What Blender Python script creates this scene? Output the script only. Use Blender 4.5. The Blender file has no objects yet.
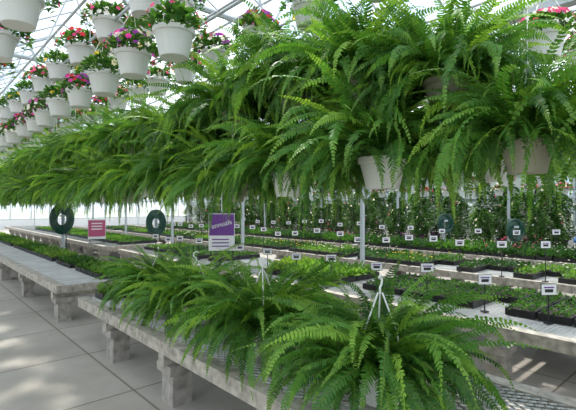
import bpy, math, random
from mathutils import Vector, Matrix, Euler
random.seed(7)
R = random.random
def U(a,b): return a+(b-a)*random.random()

# ---------------------------------------------------------------- materials
def newmat(name):
    m=bpy.data.materials.new(name); m.use_nodes=True
    nt=m.node_tree; nt.nodes.clear()
    return m,nt,nt.nodes.new('ShaderNodeOutputMaterial')
def simple(name,col,rough=.6,metal=0,noise=0,scale=8,trans=0,bump=0):
    m,nt,out=newmat(name)
    b=nt.nodes.new('ShaderNodeBsdfPrincipled')
    b.inputs['Base Color'].default_value=(*col,1); b.inputs['Roughness'].default_value=rough; b.inputs['Metallic'].default_value=metal
    if noise or bump:
        tc=nt.nodes.new('ShaderNodeTexCoord'); n=nt.nodes.new('ShaderNodeTexNoise'); n.inputs['Scale'].default_value=scale; n.inputs['Detail'].default_value=6
        nt.links.new(tc.outputs['Object'],n.inputs['Vector'])
        if noise:
            r=nt.nodes.new('ShaderNodeMapRange'); r.inputs[1].default_value=.3; r.inputs[2].default_value=.7
            r.inputs[3].default_value=1-noise; r.inputs[4].default_value=1+noise*.5
            mx=nt.nodes.new('ShaderNodeVectorMath'); mx.operation='SCALE'; mx.inputs[0].default_value=col
            nt.links.new(n.outputs['Fac'],r.inputs[0]); nt.links.new(r.outputs[0],mx.inputs['Scale']); nt.links.new(mx.outputs[0],b.inputs['Base Color'])
        if bump:
            bp=nt.nodes.new('ShaderNodeBump'); bp.inputs['Strength'].default_value=bump; bp.inputs['Distance'].default_value=.01
            nt.links.new(n.outputs['Fac'],bp.inputs['Height']); nt.links.new(bp.outputs[0],b.inputs['Normal'])
    if trans:
        t=nt.nodes.new('ShaderNodeBsdfTranslucent'); t.inputs[0].default_value=(*col,1)
        mix=nt.nodes.new('ShaderNodeMixShader'); mix.inputs[0].default_value=trans
        nt.links.new(b.outputs[0],mix.inputs[1]); nt.links.new(t.outputs[0],mix.inputs[2]); nt.links.new(mix.outputs[0],out.inputs[0])
    else: nt.links.new(b.outputs[0],out.inputs[0])
    return m
def leafmat(name,trans=.38,rough=.5):
    m,nt,out=newmat(name)
    a=nt.nodes.new('ShaderNodeAttribute'); a.attribute_name='Col'
    b=nt.nodes.new('ShaderNodeBsdfPrincipled'); b.inputs['Roughness'].default_value=rough; b.inputs['Specular IOR Level'].default_value=.35
    t=nt.nodes.new('ShaderNodeBsdfTranslucent')
    s=nt.nodes.new('ShaderNodeVectorMath'); s.operation='MULTIPLY'; s.inputs[1].default_value=(1.75,1.6,.8)
    mix=nt.nodes.new('ShaderNodeMixShader'); mix.inputs[0].default_value=trans
    nt.links.new(a.outputs['Color'],b.inputs['Base Color']); nt.links.new(a.outputs['Color'],s.inputs[0]); nt.links.new(s.outputs[0],t.inputs[0])
    nt.links.new(b.outputs[0],mix.inputs[1]); nt.links.new(t.outputs[0],mix.inputs[2]); nt.links.new(mix.outputs[0],out.inputs[0])
    return m
def glassmat(name,col,tr):
    m,nt,out=newmat(name)
    t=nt.nodes.new('ShaderNodeBsdfTransparent'); d=nt.nodes.new('ShaderNodeBsdfTranslucent'); d.inputs[0].default_value=(*col,1)
    tc=nt.nodes.new('ShaderNodeTexCoord'); n=nt.nodes.new('ShaderNodeTexNoise'); n.inputs['Scale'].default_value=1.1; n.inputs['Detail'].default_value=5
    r=nt.nodes.new('ShaderNodeMapRange'); r.inputs[1].default_value=.3; r.inputs[2].default_value=.7; r.inputs[3].default_value=1-tr-.05; r.inputs[4].default_value=1-tr+.08
    mix=nt.nodes.new('ShaderNodeMixShader')
    nt.links.new(tc.outputs['Object'],n.inputs['Vector']); nt.links.new(n.outputs['Fac'],r.inputs[0]); nt.links.new(r.outputs[0],mix.inputs[0])
    nt.links.new(t.outputs[0],mix.inputs[1]); nt.links.new(d.outputs[0],mix.inputs[2]); nt.links.new(mix.outputs[0],out.inputs[0])
    return m
M={}
M['leaf']=leafmat('fern_leaf'); M['petal']=leafmat('flower_petal',.3,.6)
M['pot']=simple('white_plastic_pot',(.76,.77,.75),.4,trans=.2)
M['potb']=simple('beige_plastic_pot',(.38,.36,.28),.5,trans=.15)
M['wire']=simple('white_hanger_plastic',(.82,.82,.8),.4)
M['soil']=simple('potting_soil',(.03,.02,.014),.95,noise=.5,scale=60)
M['steel']=simple('white_painted_steel',(.46,.50,.53),.45,noise=.12,scale=3)
M['galv']=simple('galvanised_mesh',(.44,.44,.42),.45,.4,noise=.2,scale=5)
M['wood']=simple('weathered_wood',(.38,.345,.29),.85,noise=.45,scale=14,bump=.5)
M['conc']=simple('concrete_block',(.32,.295,.26),.9,noise=.4,scale=12,bump=.6)
M['black']=simple('black_plastic',(.015,.015,.016),.45)
M['white']=simple('white_card',(.75,.75,.75),.6)
M['purple']=simple('purple_sign_print',(.15,.045,.26),.5)
M['hose']=simple('green_rubber_hose',(.008,.055,.035),.35)
M['maroon']=simple('pink_sign_print',(.45,.08,.17),.5)
M['blue']=simple('blue_plastic',(.02,.09,.28),.4)
M['roof']=glassmat('roof_glazing',(.85,.92,.97),.80)
M['wallg']=glassmat('wall_glazing',(.9,.94,.95),.7)

# ---------------------------------------------------------------- mesh builder
class MB:
    def __init__(s): s.v=[];s.f=[];s.m=[];s.c=[];s.mats=[];s.col=(1,1,1)
    def mi(s,k):
        if k not in s.mats: s.mats.append(k)
        return s.mats.index(k)
    def add(s,vs,fs,k,col=None):
        o=len(s.v); i=s.mi(k); c=col or s.col
        s.v.extend(vs); s.c.extend([c]*len(vs))
        for f in fs: s.f.append(tuple(a+o for a in f)); s.m.append(i)
    def box(s,c,d,k,rz=0,rx=0,ry=0):
        x,y,z=d[0]/2,d[1]/2,d[2]/2
        P=[(-x,-y,-z),(x,-y,-z),(x,y,-z),(-x,y,-z),(-x,-y,z),(x,-y,z),(x,y,z),(-x,y,z)]
        if rz or rx or ry:
            E=Euler((rx,ry,rz)).to_matrix(); P=[tuple(E@Vector(p)) for p in P]
        s.add([(p[0]+c[0],p[1]+c[1],p[2]+c[2]) for p in P],[(0,3,2,1),(4,5,6,7),(0,1,5,4),(1,2,6,5),(2,3,7,6),(3,0,4,7)],k)
    def tube(s,pts,r,k,n=6):
        pts=[Vector(p) for p in pts]; vs=[];fs=[]
        up=None
        for i,p in enumerate(pts):
            t=(pts[min(i+1,len(pts)-1)]-pts[max(i-1,0)]).normalized()
            if up is None: up=Vector((0,0,1)) if abs(t.z)<.9 else Vector((1,0,0))
            a=t.cross(up).normalized(); b=t.cross(a).normalized(); up=-b
            rr=r[i] if isinstance(r,(list,tuple)) else r
            for j in range(n):
                an=2*math.pi*j/n; q=p+a*math.cos(an)*rr+b*math.sin(an)*rr; vs.append(tuple(q))
        for i in range(len(pts)-1):
            for j in range(n):
                fs.append((i*n+j,i*n+(j+1)%n,(i+1)*n+(j+1)%n,(i+1)*n+j))
        fs.append(tuple(range(n))); fs.append(tuple((len(pts)-1)*n+j for j in reversed(range(n))))
        s.add(vs,fs,k)
    def lathe(s,prof,k,c=(0,0,0),n=28,cap=None):
        vs=[];fs=[]
        for (r,z) in prof:
            for j in range(n):
                a=2*math.pi*j/n; vs.append((c[0]+r*math.cos(a),c[1]+r*math.sin(a),c[2]+z))
        for i in range(len(prof)-1):
            for j in range(n): fs.append((i*n+j,i*n+(j+1)%n,(i+1)*n+(j+1)%n,(i+1)*n+j))
        if prof[0][0]>0.001: fs.append(tuple(reversed(range(n))))
        s.add(vs,fs,k)
    def leaf(s,p,d,l,w,col,k='leaf',up=Vector((0,0,1)),fold=.25):
        sd=d.cross(up)
        if sd.length<.01: sd=Vector((1,0,0))
        sd.normalize(); nn=sd.cross(d)
        a=p+d*l*.45; 
        vs=[p,a+sd*w*.5+nn*w*fold,p+d*l,a-sd*w*.5+nn*w*fold]
        s.add([tuple(q) for q in vs],[(0,1,2),(0,2,3)],k,col)
    def obj(s,name,loc=(0,0,0),rot=0,smooth=False,sc=1):
        return inst(s.mesh(name,smooth),name,loc,rot,sc)
    def mesh(s,name,smooth=False):
        me=bpy.data.meshes.new(name); me.from_pydata(s.v,[],s.f)
        for k in s.mats: me.materials.append(M[k])
        me.polygons.foreach_set('material_index',s.m)
        if smooth: me.polygons.foreach_set('use_smooth',[True]*len(s.f))
        at=me.color_attributes.new('Col','FLOAT_COLOR','POINT')
        buf=[]
        for c in s.c: buf.extend((c[0],c[1],c[2],1))
        at.data.foreach_set('color',buf); me.update(); return me
def inst(me,name,loc,rot=0,sc=1):
    o=bpy.data.objects.new(name,me); o.location=loc; o.rotation_euler=(0,0,rot); o.scale=(sc,sc,sc)
    bpy.context.scene.collection.objects.link(o); return o
def lerp(a,b,t): return tuple(a[i]+(b[i]-a[i])*t for i in range(3))

# ---------------------------------------------------------------- ferns
DARK=(.022,.090,.018); MID=(.070,.215,.030); LITE=(.25,.44,.06)
def frond(mb,base,az,e0,bend,L,wid,col,n=42):
    p=Vector(base); step=L/n; roll=U(-1.2,1.2); daz=U(-1.1,1.1); pw=U(.8,1.8)
    pts=[];frames=[]
    for i in range(n+1):
        t=i/n
        e=max(e0-bend*t**pw,-1.5); a=az+daz*t
        T=Vector((math.cos(e)*math.cos(a),math.cos(e)*math.sin(a),math.sin(e)))
        S=Vector((-math.sin(a),math.cos(a),0)); N=S.cross(T)*-1
        c,sn=math.cos(roll*t*1.6),math.sin(roll*t*1.6)
        S,N=S*c+N*sn,N*c-S*sn
        pts.append(p.copy()); frames.append((T,S,N)); p=p+T*step
    vs=[];fs=[]
    for i in range(0,n+1,2):
        T,S,N=frames[i]; w=.0020*(1-.6*i/n); vs+= [tuple(pts[i]+S*w),tuple(pts[i]-S*w)]
    for i in range(len(vs)//2-1): fs.append((2*i,2*i+2,2*i+3,2*i+1))
    mb.add(vs,fs,'leaf',lerp(col,(.33,.30,.09),.4))
    for i in range(3,n+1):
        t=i/n
        prof=min(1,(t-.05)/.18+.25)*(1-max(0,(t-.45)/.55)**1.6*.93)
        l=wid*prof*U(.8,1.1); w=step*U(.78,1.0)*(.75+.25*prof)
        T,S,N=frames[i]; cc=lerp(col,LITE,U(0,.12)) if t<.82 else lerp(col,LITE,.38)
        for sg in (1,-1):
            D=(S*sg*.93+T*(.25+.5*t)+N*U(-.4,.2)).normalized()
            W=(T-D*T.dot(D)).normalized(); Q=D.cross(W)*sg
            b=pts[i]; dr=Vector((0,0,-.12*l))
            vs=[b,b+D*l*.15+W*w*.5+Q*w*.12,b+D*l*.62+W*w*.42+Q*w*.12+dr*.5,b+D*l+dr*1.6,b+D*l*.6-W*w*.42+Q*w*.12+dr*.5,b+D*l*.13-W*w*.4+Q*w*.12]
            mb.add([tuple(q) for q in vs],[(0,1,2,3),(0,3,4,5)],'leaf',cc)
def hanger(mb,rr,h,wire,r=.0045):
    for j in range(3):
        a=j*2.094+.4
        mb.tube([(rr*math.cos(a),rr*math.sin(a),-.01),(rr*.72*math.cos(a),rr*.72*math.sin(a),h*.45),(.012*math.cos(a),.012*math.sin(a),h*.86)],r,'wire',5)
    pts=[(0,0,h*.84),(0,0,h*.92)]
    for q in range(9):
        a=-math.pi/2+q*math.pi*1.25/8
        pts.append((.028*math.cos(a),0,h*.92+.03+.028*math.sin(a)))
    mb.tube(pts,r*1.3,'wire',5)
    if wire>0: mb.tube([(0,0,h+.01),(0,0,wire)],.0025,'wire',4)
def potshape(mb,k,rt=.14,rb=.095,h=.17):
    mb.lathe([(rb,-h),(rb*1.04,-h+.01),(rt*.95,-.035),(rt*1.04,-.03),(rt*1.06,0),(rt*.98,0),(rt*.93,-.03)],k,n=28)
    mb.lathe([(.001,-.02),(rt*.94,-.03)],'soil',n=20)
def fern(name,nf,wire,seed,Lm=.62,tall=1,hh=.44,kk='pot',light=.3,rmax=.115,lift=0,skirt=40):
    random.seed(seed); mb=MB(); potshape(mb,kk,.128,.088,.17); hanger(mb,.125,hh,wire)
    for i in range(nf):
        u=(i+.5)/nf
        az=i*2.39996+U(-.4,.4)
        e0=math.radians(87-(70-lift)*u**.9+U(-10,10)); L=Lm*U(.45,1.12)
        bend=math.radians(U(35,135)+(1-u)*20)
        rb=rmax*u+.015; base=(rb*math.cos(az),rb*math.sin(az),-.01)
        if u>.7: L*=U(.7,1); bend=math.radians(U(80,150))
        if R()<.05: L*=1.2
        col=lerp(DARK,MID,min(1,U(0,1.5))) if R()>light else lerp(MID,LITE,U(.1,.9))
        if u>.65 and R()<.5: col=lerp(DARK,MID,U(0,.6))
        frond(mb,base,az,e0,bend,L*(1.0 if u>.3 else tall),U(.034,.054),col)
    for i in range(skirt):     # drooping skirt over the rim
        az=i*2.39996+U(-.3,.3); base=(.11*math.cos(az),.11*math.sin(az),0)
        frond(mb,base,az,math.radians(U(20,50)),math.radians(U(110,150)),Lm*U(.5,.95),U(.034,.05),lerp(DARK,MID,U(0,1)))
    return mb.mesh(name)
F1=[fern('hanging_fern',225,1.45,11+i,.72,kk='potb' if i==1 else 'pot',skirt=[40,45,60][i]) for i in range(3)]
F2=[fern('hanging_fern',225,.92,31+i,.72,1.08,kk='potb',skirt=60) for i in range(3)]
F3=[fern('potted_fern',270,0,51+i,.72,.88,.44,light=.45,lift=8,skirt=50) for i in range(3)]
random.seed(5)
y=-.04;i=0
while y<17:
    inst(F1[i%3],'hanging_fern',(2.1+U(-.06,.06),y,(1.84 if i!=1 else 1.86)+U(-.05,.04)),U(0,6.28),U(.93,1.08) if i!=1 else .88); y+=.77; i+=1
y=1.2
while y<17:
    inst(F1[(i+1)%3],'hanging_fern',(2.9+U(-.06,.06),y,1.92+U(-.04,.06)),U(0,6.28),U(.93,1.08)); y+=.9; i+=1
y=4.4
while y<17:
    inst(F2[i%3],'hanging_fern',(2.12+U(-.05,.05),y,2.36+U(-.05,.05)),U(0,6.28),U(.88,1.0)); y+=.85; i+=1
for j,(xx,yy,zz,s) in enumerate([(2.12,1.12,2.25,.88),(2.12,1.68,2.38,1),(2.12,2.30,2.44,1),(2.12,2.98,2.38,1),(2.12,3.65,2.22,.92),(2.9,2.2,2.62,1),(2.9,3.0,2.62,1)]):
    inst(F2[j%3],'hanging_fern',(xx,yy,zz),U(0,6.28),s)
for j,(yy,xx) in enumerate([(1.42,1.96),(2.48,1.98),(3.5,2.02),(4.35,2.05)]):
    inst(F3[j%3],'potted_fern',(xx,yy,.517+.18*[1.08,1.08,1.02,.98][j]),j*1.3+.3,[1.08,1.08,1.02,.98][j])

# ---------------------------------------------------------------- hanging flower baskets
PINK=(.75,.07,.25);RED=(.62,.03,.05);WHT=(.85,.82,.8);PUR=(.35,.06,.45);MAG=(.7,.05,.4);YEL=(.8,.55,.05)
def flower(mb,p,r,col,nrm):
    t=nrm.orthogonal().normalized(); b=nrm.cross(t)
    n=6; vs=[tuple(p)]
    for j in range(n*2):
        a=math.pi*j/n; rr=r*(1 if j%2==0 else .72)
        vs.append(tuple(p+(t*math.cos(a)+b*math.sin(a))*rr+nrm*r*.3))
    mb.add(vs,[(0,1+j,1+(j+1)%(2*n)) for j in range(2*n)],'petal',col)
def mound(mb,c,rx,h,nl,ls,cols,fl=0,fcols=(),fr=.022,hang=0):
    c=Vector(c)
    for i in range(nl):
        a=U(0,6.28); q=U(0,1)**.6
        r=rx*q; z=h*math.sqrt(max(0,1-q*q))*U(.4,1)
        if hang and q>.8: z-=U(0,hang); r*=1.12
        p=c+Vector((r*math.cos(a),r*math.sin(a),z))
        d=Vector((math.cos(a+U(-.8,.8)),math.sin(a+U(-.8,.8)),U(-.3,.9))).normalized()
        mb.leaf(p,d,ls*U(.7,1.3),ls*.6,lerp(cols[0],cols[1],R()))
    for i in range(fl):
        a=U(0,6.28); q=U(0,1)**.4; z=h*math.sqrt(max(0,1-q*q))*1.05+.012
        if hang and q>.85: z-=U(0,hang*.7)
        nrm=Vector((q*math.cos(a),q*math.sin(a),.35)).normalized()
        p=c+Vector((rx*1.22*q*math.cos(a),rx*1.22*q*math.sin(a),z))
        flower(mb,p,fr*U(.8,1.25),random.choice(fcols),nrm)
GA=((.02,.08,.015),(.08,.21,.035))
BK=[]
for s,(fc,nf) in enumerate([((PINK,PINK,WHT),60),((RED,PINK),45),((PUR,WHT,MAG),55),((WHT,PINK),22),((YEL,WHT),8),((MAG,PUR,RED),50)]):
    random.seed(100+s); mb=MB(); potshape(mb,'pot',.145,.10,.20); hanger(mb,.14,.42,0,.0035)
    mound(mb,(0,0,-.01),.20,.16,420,.06,GA,nf,fc,.028,.08); BK.append(mb.mesh('hanging_flower_basket'))
random.seed(9)
def row(X,z,y0,y1,sp):
    y=y0
    while y<y1:
        inst(random.choice(BK),'hanging_flower_basket',(X+U(-.02,.02),y,z+U(-.02,.02)),U(0,6.28),U(.95,1.05)); y+=sp
row(1.5,2.90,2.93,30,.74)
row(1.47,3.36,2.55,30,.84)
row(2.6,3.30,1.9,30,.72)
row(.57,2.95,2.4,16,.85)
row(2.05,3.60,2.0,24,.95)
row(3.9,2.98,1.2,20,.8)
for X,z in ((5.0,3.1),(6.9,3.1),(8.3,2.6),(10.6,2.5),(12.4,2.3),(14.2,2.1)): row(X,z,.3,26,.9)

mb=MB()
for X,z in ((1.5,3.345),(1.47,3.80),(2.6,3.74),(.57,3.39),(2.05,4.03),(3.9,3.42),(5.0,3.54),(6.9,3.54),(8.3,3.04),(10.6,2.94),(12.4,2.74),(14.2,2.54),(2.12,3.31),(2.9,3.44)):
    mb.tube([(X,-5.9,z),(X,33.9,z)],.014,'steel',8)
    for q in range(-1,10):
        yy=-6+3.6*(q+1)+.01
        mb.tube([(X,yy,z),(X,yy,4.1)],.006,'steel',5)
mb.obj('overhead_pipe_rails')

# ---------------------------------------------------------------- greenhouse structure
X0,X1,Y0,Y1=-6.9,19.1,-6,34
GZ,RZ=4.1,5.9
gut=[-6.9,-.4,6.1,12.6,19.1]
m,nt,out=newmat('concrete_floor')
b=nt.nodes.new('ShaderNodeBsdfPrincipled'); b.inputs['Roughness'].default_value=.75
tc=nt.nodes.new('ShaderNodeTexCoord')
n1=nt.nodes.new('ShaderNodeTexNoise'); n1.inputs['Scale'].default_value=.9; n1.inputs['Detail'].default_value=8; n1.inputs['Roughness'].default_value=.65
cr=nt.nodes.new('ShaderNodeValToRGB'); cr.color_ramp.elements[0].position=.3; cr.color_ramp.elements[0].color=(.26,.235,.20,1); cr.color_ramp.elements[1].position=.7; cr.color_ramp.elements[1].color=(.38,.35,.305,1)
br=nt.nodes.new('ShaderNodeTexBrick'); br.offset=0; br.inputs['Scale'].default_value=1; br.inputs['Brick Width'].default_value=1.5; br.inputs['Row Height'].default_value=1.22
br.inputs['Mortar Size'].default_value=.010; br.inputs['Color1'].default_value=(1,1,1,1); br.inputs['Color2'].default_value=(.90,.90,.89,1); br.inputs['Mortar'].default_value=(.45,.42,.38,1)
mu=nt.nodes.new('ShaderNodeVectorMath'); mu.operation='MULTIPLY'
nt.links.new(tc.outputs['Object'],n1.inputs['Vector']); nt.links.new(tc.outputs['Object'],br.inputs['Vector'])
nt.links.new(n1.outputs['Fac'],cr.inputs[0]); nt.links.new(cr.outputs[0],mu.inputs[0]); nt.links.new(br.outputs['Color'],mu.inputs[1])
nt.links.new(mu.outputs[0],b.inputs['Base Color']); nt.links.new(b.outputs[0],out.inputs[0]); M['floor']=m
mb=MB(); mb.box(((X0+X1)/2,(Y0+Y1)/2,-.05),(X1-X0,Y1-Y0,.1),'floor'); mb.obj('floor')
M['ground']=simple('outdoor_ground',(.12,.15,.07),.95,noise=.3,scale=.5)
mb=MB(); mb.add([(-150,-150,-.12),(150,-150,-.12),(150,150,-.12),(-150,150,-.12)],[(0,1,2,3)],'ground'); mb.obj('ground')
mb=MB()
for a,bx in zip(gut[:-1],gut[1:]):
    c=(a+bx)/2
    mb.add([(a,Y0,GZ),(c,Y0,RZ),(c,Y1,RZ),(a,Y1,GZ)],[(0,1,2,3)],'roof'); mb.add([(c,Y0,RZ),(bx,Y0,GZ),(bx,Y1,GZ),(c,Y1,RZ)],[(0,1,2,3)],'roof')
mb.obj('ceiling')
mb=MB()
for a,bx in zip(gut[:-1],gut[1:]):
    c=(a+bx)/2; hw=c-a
    y=Y0
    while y<=Y1+.01:
        for sx in (a,bx):
            mb.tube([(sx,y,GZ-.03),(c,y,RZ-.03)],.020,'steel',4)
        y+=.9
    for t in (.25,.5,.75,1.0):
        for sg in (-1,1):
            if t==1.0 and sg==1: continue
            X=c+sg*hw*(1-t); mb.tube([(X,Y0,GZ+(RZ-GZ)*t-.06),(X,Y1,GZ+(RZ-GZ)*t-.06)],.028,'steel',4)
    y=Y0
    while y<=Y1+.01:
        mb.tube([(a,y,GZ),(bx,y,GZ)],.038,'steel',6)
        N=6
        for j in range(N):
            xa=a+hw*2*j/N; xm=a+hw*2*(j+.5)/N; xb=a+hw*2*(j+1)/N
            zt=GZ+(RZ-GZ)*(1-abs(xm-c)/hw)-.06
            mb.tube([(xa,y,GZ),(xm,y,zt)],.016,'steel',5); mb.tube([(xm,y,zt),(xb,y,GZ)],.016,'steel',5)
        mb.tube([(a,y,GZ-.0),(c,y,RZ-.08)],.034,'steel',5); mb.tube([(bx,y,GZ),(c,y,RZ-.08)],.034,'steel',5)
        y+=3.6
for gx in gut: mb.box((gx,(Y0+Y1)/2,GZ+.02),(.18,Y1-Y0,.12),'steel')
mb.obj('roof_truss_frame')
for gx in gut[1:-1]:
    y=Y0+3.6
    while y<Y1-1:
        p=MB(); p.box((0,0,GZ/2),(.06,.06,GZ),'steel'); p.box((0,0,.01),(.2,.2,.02),'steel'); p.box((0,0,GZ-.06),(.2,.2,.06),'steel'); p.obj('support_post',(gx,y,0)); y+=3.6
def wall(name,p0,p1):
    mb=MB(); p0=Vector(p0);p1=Vector(p1); L=(p1-p0).length; d=(p1-p0).normalized(); rz=math.atan2(d.y,d.x); c=(p0+p1)/2
    mb.add([(p0.x,p0.y,.6),(p1.x,p1.y,.6),(p1.x,p1.y,GZ),(p0.x,p0.y,GZ)],[(0,1,2,3)],'wallg')
    mb.box((c.x,c.y,.3),(L,.08,.6),'white',rz); 
    for z in (.62,1.9,2.9,GZ-.05): mb.box((c.x,c.y,z),(L,.07,.07),'steel',rz)
    n=int(L/1.2)
    for i in range(n+1):
        q=p0+d*L*i/n; mb.box((q.x,q.y,GZ/2),(.06,.06,GZ),'steel',rz)
    if abs(d.x)>.5:
        for a,bx in zip(gut[:-1],gut[1:]): mb.add([(a,p0.y,GZ),(bx,p0.y,GZ),((a+bx)/2,p0.y,RZ)],[(0,1,2)],'wallg')
    mb.obj(name)
wall('wall_back',(X0,Y1,0),(X1,Y1,0)); wall('wall_front',(X0,Y0,0),(X1,Y0,0)); wall('wall_left',(X0,Y0,0),(X0,Y1,0)); wall('wall_right',(X1,Y0,0),(X1,Y1,0))

# ---------------------------------------------------------------- benches
BH=.50
def bench(x0,x1,y0,y1,mesh=True,legs=1.28,leg0=None):
    mb=MB(); w=x1-x0; L=y1-y0; xc=(x0+x1)/2; yc=(y0+y1)/2
    for X in (x0+.02,x1-.02): mb.box((X,yc,BH-.045),(.045,L,.09),'wood')
    for Y in (y0+.02,y1-.02): mb.box((xc,Y,BH-.045),(w-.1,.045,.09),'wood')
    for X in (x0+.05,x1-.05): mb.box((X,yc,BH+.008),(.11,L,.016),'wood')
    nj=int(L/.6)
    for i in range(1,nj): mb.box((xc,y0+L*i/nj,BH-.05),(w-.1,.04,.06),'wood')
    px,py=.026,.085; xs=x0+.10; ph=0
    while xs<x1-.10:
        vs=[];fs=[];k=ph; yy=y0+.04
        while yy<y1-.04:
            off=(px*.5 if k%2 else -px*.5); q=.0035
            vs+=[(xs+off-q,yy,BH+.002),(xs+off+q,yy,BH+.010)]; k+=1; yy+=py/2
        for j in range(len(vs)//2-1): fs.append((2*j,2*j+1,2*j+3,2*j+2))
        mb.add(vs,fs,'galv'); xs+=px; ph=1-ph
    y=leg0 if leg0 is not None else y0+.35
    while y<y1-.1:
        mb.box((xc,y,BH-.135),(w+.02,.09,.09),'wood')
        for X in (x0+.13,x1-.13):
            mb.box((X,y,BH-.205),(.24,.24,.07),'conc'); mb.box((X,y,(BH-.24)/2),(.17,.19,BH-.24),'conc')
        y+=legs
    return mb.obj('greenhouse_bench')
bench(1.55,2.8,-1.4,5.4,leg0=-.62)
bench(1.55,2.8,6.35,19,leg0=6.55,legs=2.2)
bench(3.95,5.6,-2.5,10.6,leg0=-.1,legs=1.75)
bench(3.95,5.6,11.6,26)
bench(6.7,8.1,-1.5,24); bench(9.2,10.6,-1,24); bench(11.6,12.4,-1,24)

# ---------------------------------------------------------------- trays of bedding plants
def trayfield(name,x0,x1,y0,y1,hs,ls,colsets,fl=None,skip=.05,dens=1.0):
    mb=MB(); tx,ty=.54,.28; nx=max(1,int((x1-x0)/tx)); ny=int((y1-y0)/(ty+.015))
    for j in range(ny):
        blk=(j//4)%len(colsets)
        for i in range(nx):
            if R()<skip: continue
            cx=x0+tx*(i+.5)+i*.01; cy=y0+(ty+.015)*(j+.5); z=BH+.016; hk=U(.7,1.15)
            mb.box((cx,cy,z+.003),(tx-.01,ty-.01,.006),'black')
            for sx in (-1,1): mb.box((cx+sx*(tx/2-.01),cy,z+.035),(.008,ty-.01,.07),'black')
            for sy in (-1,1): mb.box((cx,cy+sy*(ty/2-.01),z+.035),(tx-.02,.008,.07),'black')
            mb.box((cx,cy,z+.03),(tx-.03,ty-.03,.05),'soil')
            for a in range(6):
                for c in range(3):
                    if R()<.08: continue
                    p=Vector((cx+(a-2.5)*.085,cy+(c-1)*.085,z+.055)); hh=hs*U(.6,1.25)*hk
                    tone=U(-.2,.2)
                    for q in range(int(9*dens)):
                        an=U(0,6.28); el=U(.1,1.3)
                        d=Vector((math.cos(an)*math.cos(el),math.sin(an)*math.cos(el),math.sin(el)))
                        mb.leaf(p+d*hh*U(0,.55),d,ls*U(.7,1.2),ls*.5,lerp(colsets[blk][0],colsets[blk][1],min(1,max(0,R()+tone))))
                    if fl and R()<.25:
                        flower(mb,p+Vector((U(-.02,.02),U(-.02,.02),hh*.95)),.022,fl[(j//4)%len(fl)],Vector((0,0,1)))
    return mb.obj(name)
G1=((.02,.085,.012),(.08,.20,.03)); G2=((.05,.15,.02),(.15,.30,.05)); G3=((.012,.05,.010),(.04,.12,.025)); G4=((.09,.20,.03),(.24,.38,.07))
trayfield('bedding_plant_trays',1.70,2.79,5.02,5.36,.14,.09,[G2,G1],skip=0,dens=1.5)
trayfield('bedding_plant_trays',2.15,2.75,6.5,18,.12,.07,[G2,G1,G4],dens=1.1)
trayfield('bedding_plant_trays',4.45,5.58,-1.5,3.6,.06,.045,[G1,G3,G1],skip=.05,dens=1.3)
trayfield('bedding_plant_trays',4.3,5.42,3.9,5.8,.15,.10,[G2,G4],skip=.1)
trayfield('bedding_plant_trays',4.45,5.58,7.0,10.4,.07,.05,[G1,G3,G2])
trayfield('bedding_plant_trays',4.45,5.58,11.8,22,.09,.06,[G1,G2])
trayfield('bedding_plant_trays',6.8,7.95,-1,20,.14,.07,[G1,G3,G2,G3],[WHT,YEL,WHT],dens=.9,skip=.12)
trayfield('bedding_plant_trays',9.3,10.45,-.5,20,.28,.11,[G3,G1,G3],[WHT,PUR,WHT,PINK],dens=1.1)

def tag(x,y,h,rot):
    mb=MB(); mb.tube([(0,0,0),(0,0,h)],.007,'black',5); mb.box((0,0,.006),(.06,.06,.012),'black'); mb.box((0,-.006,h+.03),(.14,.006,.095),'white',0); mb.box((0,-.001,h+.03),(.15,.004,.105),'black')
    mb.box((0,-.0095,h+.05),(.10,.001,.012),'purple'); mb.box((0,-.0095,h+.02),(.08,.001,.03),'black')
    mb.obj('price_sign_stake',(x,y,BH+.017),rot)
random.seed(3)
y=.2
while y<10: tag(4.40,y,U(.28,.36),-.75+U(-.15,.15)); y+=U(.5,.8)
y=-.5
while y<14: tag(6.75,y,U(.36,.5),-.75+U(-.15,.15)); y+=U(.45,.7)
y=-.5
while y<14: tag(9.25,y,U(.45,.6),-.75+U(-.15,.15)); y+=U(.6,.9)

mb=MB()
for sx in (-.19,.19): mb.tube([(sx,.02,0),(sx,.02,.95)],.009,'black',6)
mb.box((0,0,.60),(.46,.018,.66),'white'); mb.box((0,-.011,.73),(.44,.006,.38),'purple'); mb.box((0,.02,.006),(.46,.1,.012),'black')
for zz in (.47,.41,.35): mb.box((-.02,-.0115,zz),(.30,.005,.02),'purple')
sg=mb.obj('purple_flower_sign',(4.26,6.5,BH+.017),-.62)
cu=bpy.data.curves.new('sign_text','FONT'); cu.body='annuals'; cu.size=.125; cu.extrude=.002; cu.align_x='CENTER'; cu.align_y='CENTER'; cu.materials.append(M['white'])
to=bpy.data.objects.new('sign_text',cu); bpy.context.scene.collection.objects.link(to); to.parent=sg; to.location=(0,-.017,.74); to.rotation_euler=(math.pi/2,-.25,0)
mb=MB()
for sx in (-.18,.18): mb.tube([(sx,.02,0),(sx,.02,.66)],.010,'black',6)
mb.box((0,0,.40),(.46,.02,.56),'white'); mb.box((0,-.012,.42),(.44,.006,.46),'maroon'); mb.box((0,.02,.006),(.45,.12,.012),'black')
for zz in (.56,.48,.40): mb.box((0,-.016,zz),(.28,.004,.03),'white')
mb.obj('pink_flower_sign',(4.14,12.7,BH+.017),-.3)

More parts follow.
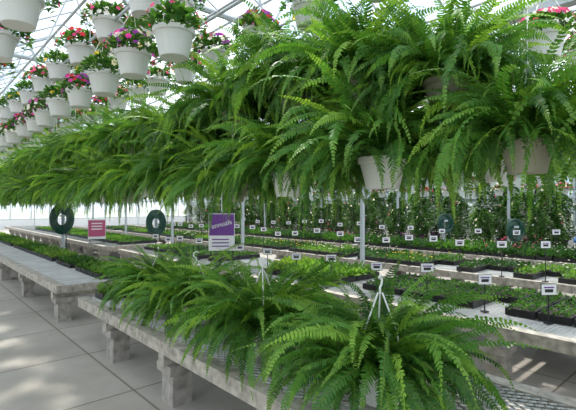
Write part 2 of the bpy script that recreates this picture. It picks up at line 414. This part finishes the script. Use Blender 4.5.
def hose(x,y,z,rot,Rr=.30):
    mb=MB(); mb.box((0,.06,z/2+.1),(.07,.07,z+.2+.0),'steel'); mb.box((0,.06,.01),(.18,.18,.02),'steel')
    mb.box((0,-.03,z+.02),(.10,.2,.05),'steel')
    for k in range(14):
        rr=Rr*(1-.65*(k%7)/7); pts=[]
        for j in range(25):
            a=2*math.pi*j/24; pts.append((rr*.78*math.cos(a)+.01*math.sin(k),-.03-.05*(k//7)+.012*math.sin(3*a+k),z-.06-.03*(1-rr/Rr)+rr*1.1*math.sin(a)))
        mb.tube(pts,.021,'hose',6)
    mb.tube([(.1,-.08,z-.3),(.12,-.07,.5),(.16,-.06,.1),(.3,-.1,.02)],.014,'hose',6)
    mb.obj('garden_hose_coil',(x,y,0),rot)
hose(3.35,13.1,1.28,-.5,.38); hose(5.85,12.57,1.12,-.5,.36)
hose(11.1,5.9,1.15,-.8,.24); hose(11.1,4.1,1.05,-.8,.24)
mb=MB(); mb.lathe([(.2,0),(.24,.95),(.27,.96),(.27,1.02),(.22,1.08),(.1,1.12),(.001,1.13)],'blue',n=24); mb.obj('waste_bin',(8.65,1.95,.0),0,True)

def climber(h,seed):
    random.seed(seed); mb=MB(); mb.lathe([(.12,0),(.17,.28),(.185,.29),(.185,.32),(.165,.32),(.15,.26),(.001,.26)],'black',n=20)
    for q in range(3):
        a=q*2.1; mb.tube([(.07*math.cos(a),.07*math.sin(a),.26),(.05*math.cos(a),.05*math.sin(a),h*.6),(0,0,h)],.008,'wood',5)
    ph=U(0,6)
    for i in range(1400):
        t=U(0,1); a=U(0,6.28); r=.38*math.sin(math.pi*min(1,t*.85+.15))**.7*U(.3,1.1)*(.8+.35*math.sin(t*9+a+ph))+.03
        d=Vector((math.cos(a),math.sin(a),U(-.8,.5))).normalized()
        mb.leaf(Vector((r*math.cos(a),r*math.sin(a),.34+(h-.3)*t)),d,U(.07,.12),.065,lerp(G3[0],G1[1],R()**1.5))
    for i in range(5):
        a=U(0,6.28); t=U(.2,1); flower(mb,Vector((.36*math.cos(a),.36*math.sin(a),.34+(h-.3)*t)),.04,random.choice((PINK,WHT,WHT)),Vector((math.cos(a),math.sin(a),.2)))
    return mb.mesh('potted_climbing_plant')
CL=[climber(h,70+i) for i,h in enumerate((1.5,1.8,1.25,1.65))]
random.seed(12)
i=0
for X,sp0,sp1,s0,s1,y1 in ((13.4,.7,1.4,.85,1.2,24),(15.4,.8,1.4,1.0,1.4,24),(17.6,.8,1.3,1.1,1.5,26)):
    y=-1.5
    while y<y1: inst(random.choice(CL),'potted_climbing_plant',(X+U(-.3,.3),y,0),U(0,6),U(s0,s1)); y+=U(sp0,sp1); i+=1
y=-.5
while y<20: inst(random.choice(CL),'potted_climbing_plant',(12.0,y,BH+.016),U(0,6),U(.5,.75)); y+=U(.8,1.5); i+=1
def tree(seed):
    random.seed(seed); mb=MB(); mb.tube([(0,0,0),(.1,0,1.5),(0,.1,3)],[.18,.13,.08],'wood',8)
    for q in range(6):
        a=q*1.05; mb.tube([(0,0,1.6+q*.2),(.9*math.cos(a),.9*math.sin(a),2.8+q*.15)],[.06,.02],'wood',5)
    for i in range(3200):
        a=U(0,6.28); e=U(-1.4,1.5); r=U(.5,1)*1.8
        p=Vector((r*math.cos(a)*math.cos(e),r*math.sin(a)*math.cos(e),2.5+r*1.2*math.sin(e)))
        mb.leaf(p,Vector((U(-1,1),U(-1,1),U(-1,.6))).normalized(),.28,.2,lerp(G3[0],G1[1],R()))
    return mb.mesh('tree')
TR=[tree(1),tree(2)]
random.seed(4)
for k in range(16): inst(TR[k%2],'tree',(23+U(-1,2),-4+k*2.9,-.12),U(0,6),U(.8,1.15))

# ---------------------------------------------------------------- light, world, camera
w=bpy.data.worlds.new('sky'); bpy.context.scene.world=w; w.use_nodes=True; nt=w.node_tree; nt.nodes.clear()
o=nt.nodes.new('ShaderNodeOutputWorld'); bg=nt.nodes.new('ShaderNodeBackground'); tc=nt.nodes.new('ShaderNodeTexCoord')
n=nt.nodes.new('ShaderNodeTexNoise'); n.inputs['Scale'].default_value=2.2; n.inputs['Detail'].default_value=7
cr=nt.nodes.new('ShaderNodeValToRGB'); cr.color_ramp.elements[0].position=.42; cr.color_ramp.elements[0].color=(.40,.56,.76,1); cr.color_ramp.elements[1].position=.62; cr.color_ramp.elements[1].color=(.98,.99,1,1)
nt.links.new(tc.outputs['Generated'],n.inputs['Vector']); nt.links.new(n.outputs['Fac'],cr.inputs[0]); nt.links.new(cr.outputs[0],bg.inputs[0]); bg.inputs[1].default_value=2.2; nt.links.new(bg.outputs[0],o.inputs[0])
sl=bpy.data.lights.new('sun','SUN'); sl.energy=8; sl.angle=.05; sl.color=(1,.96,.89)
so=bpy.data.objects.new('sun',sl); bpy.context.scene.collection.objects.link(so)
so.rotation_euler=Vector((.25,.65,1.0)).to_track_quat('Z','Y').to_euler()
bpy.context.scene.view_settings.view_transform='Standard'
cd=bpy.data.cameras.new('camera'); co=bpy.data.objects.new('camera',cd); bpy.context.scene.collection.objects.link(co)
co.location=(0,0,1.6); co.rotation_euler=(math.radians(90),0,math.radians(-42)); cd.lens=26.9; cd.sensor_width=36; cd.clip_start=.05; cd.clip_end=400
bpy.context.scene.camera=co
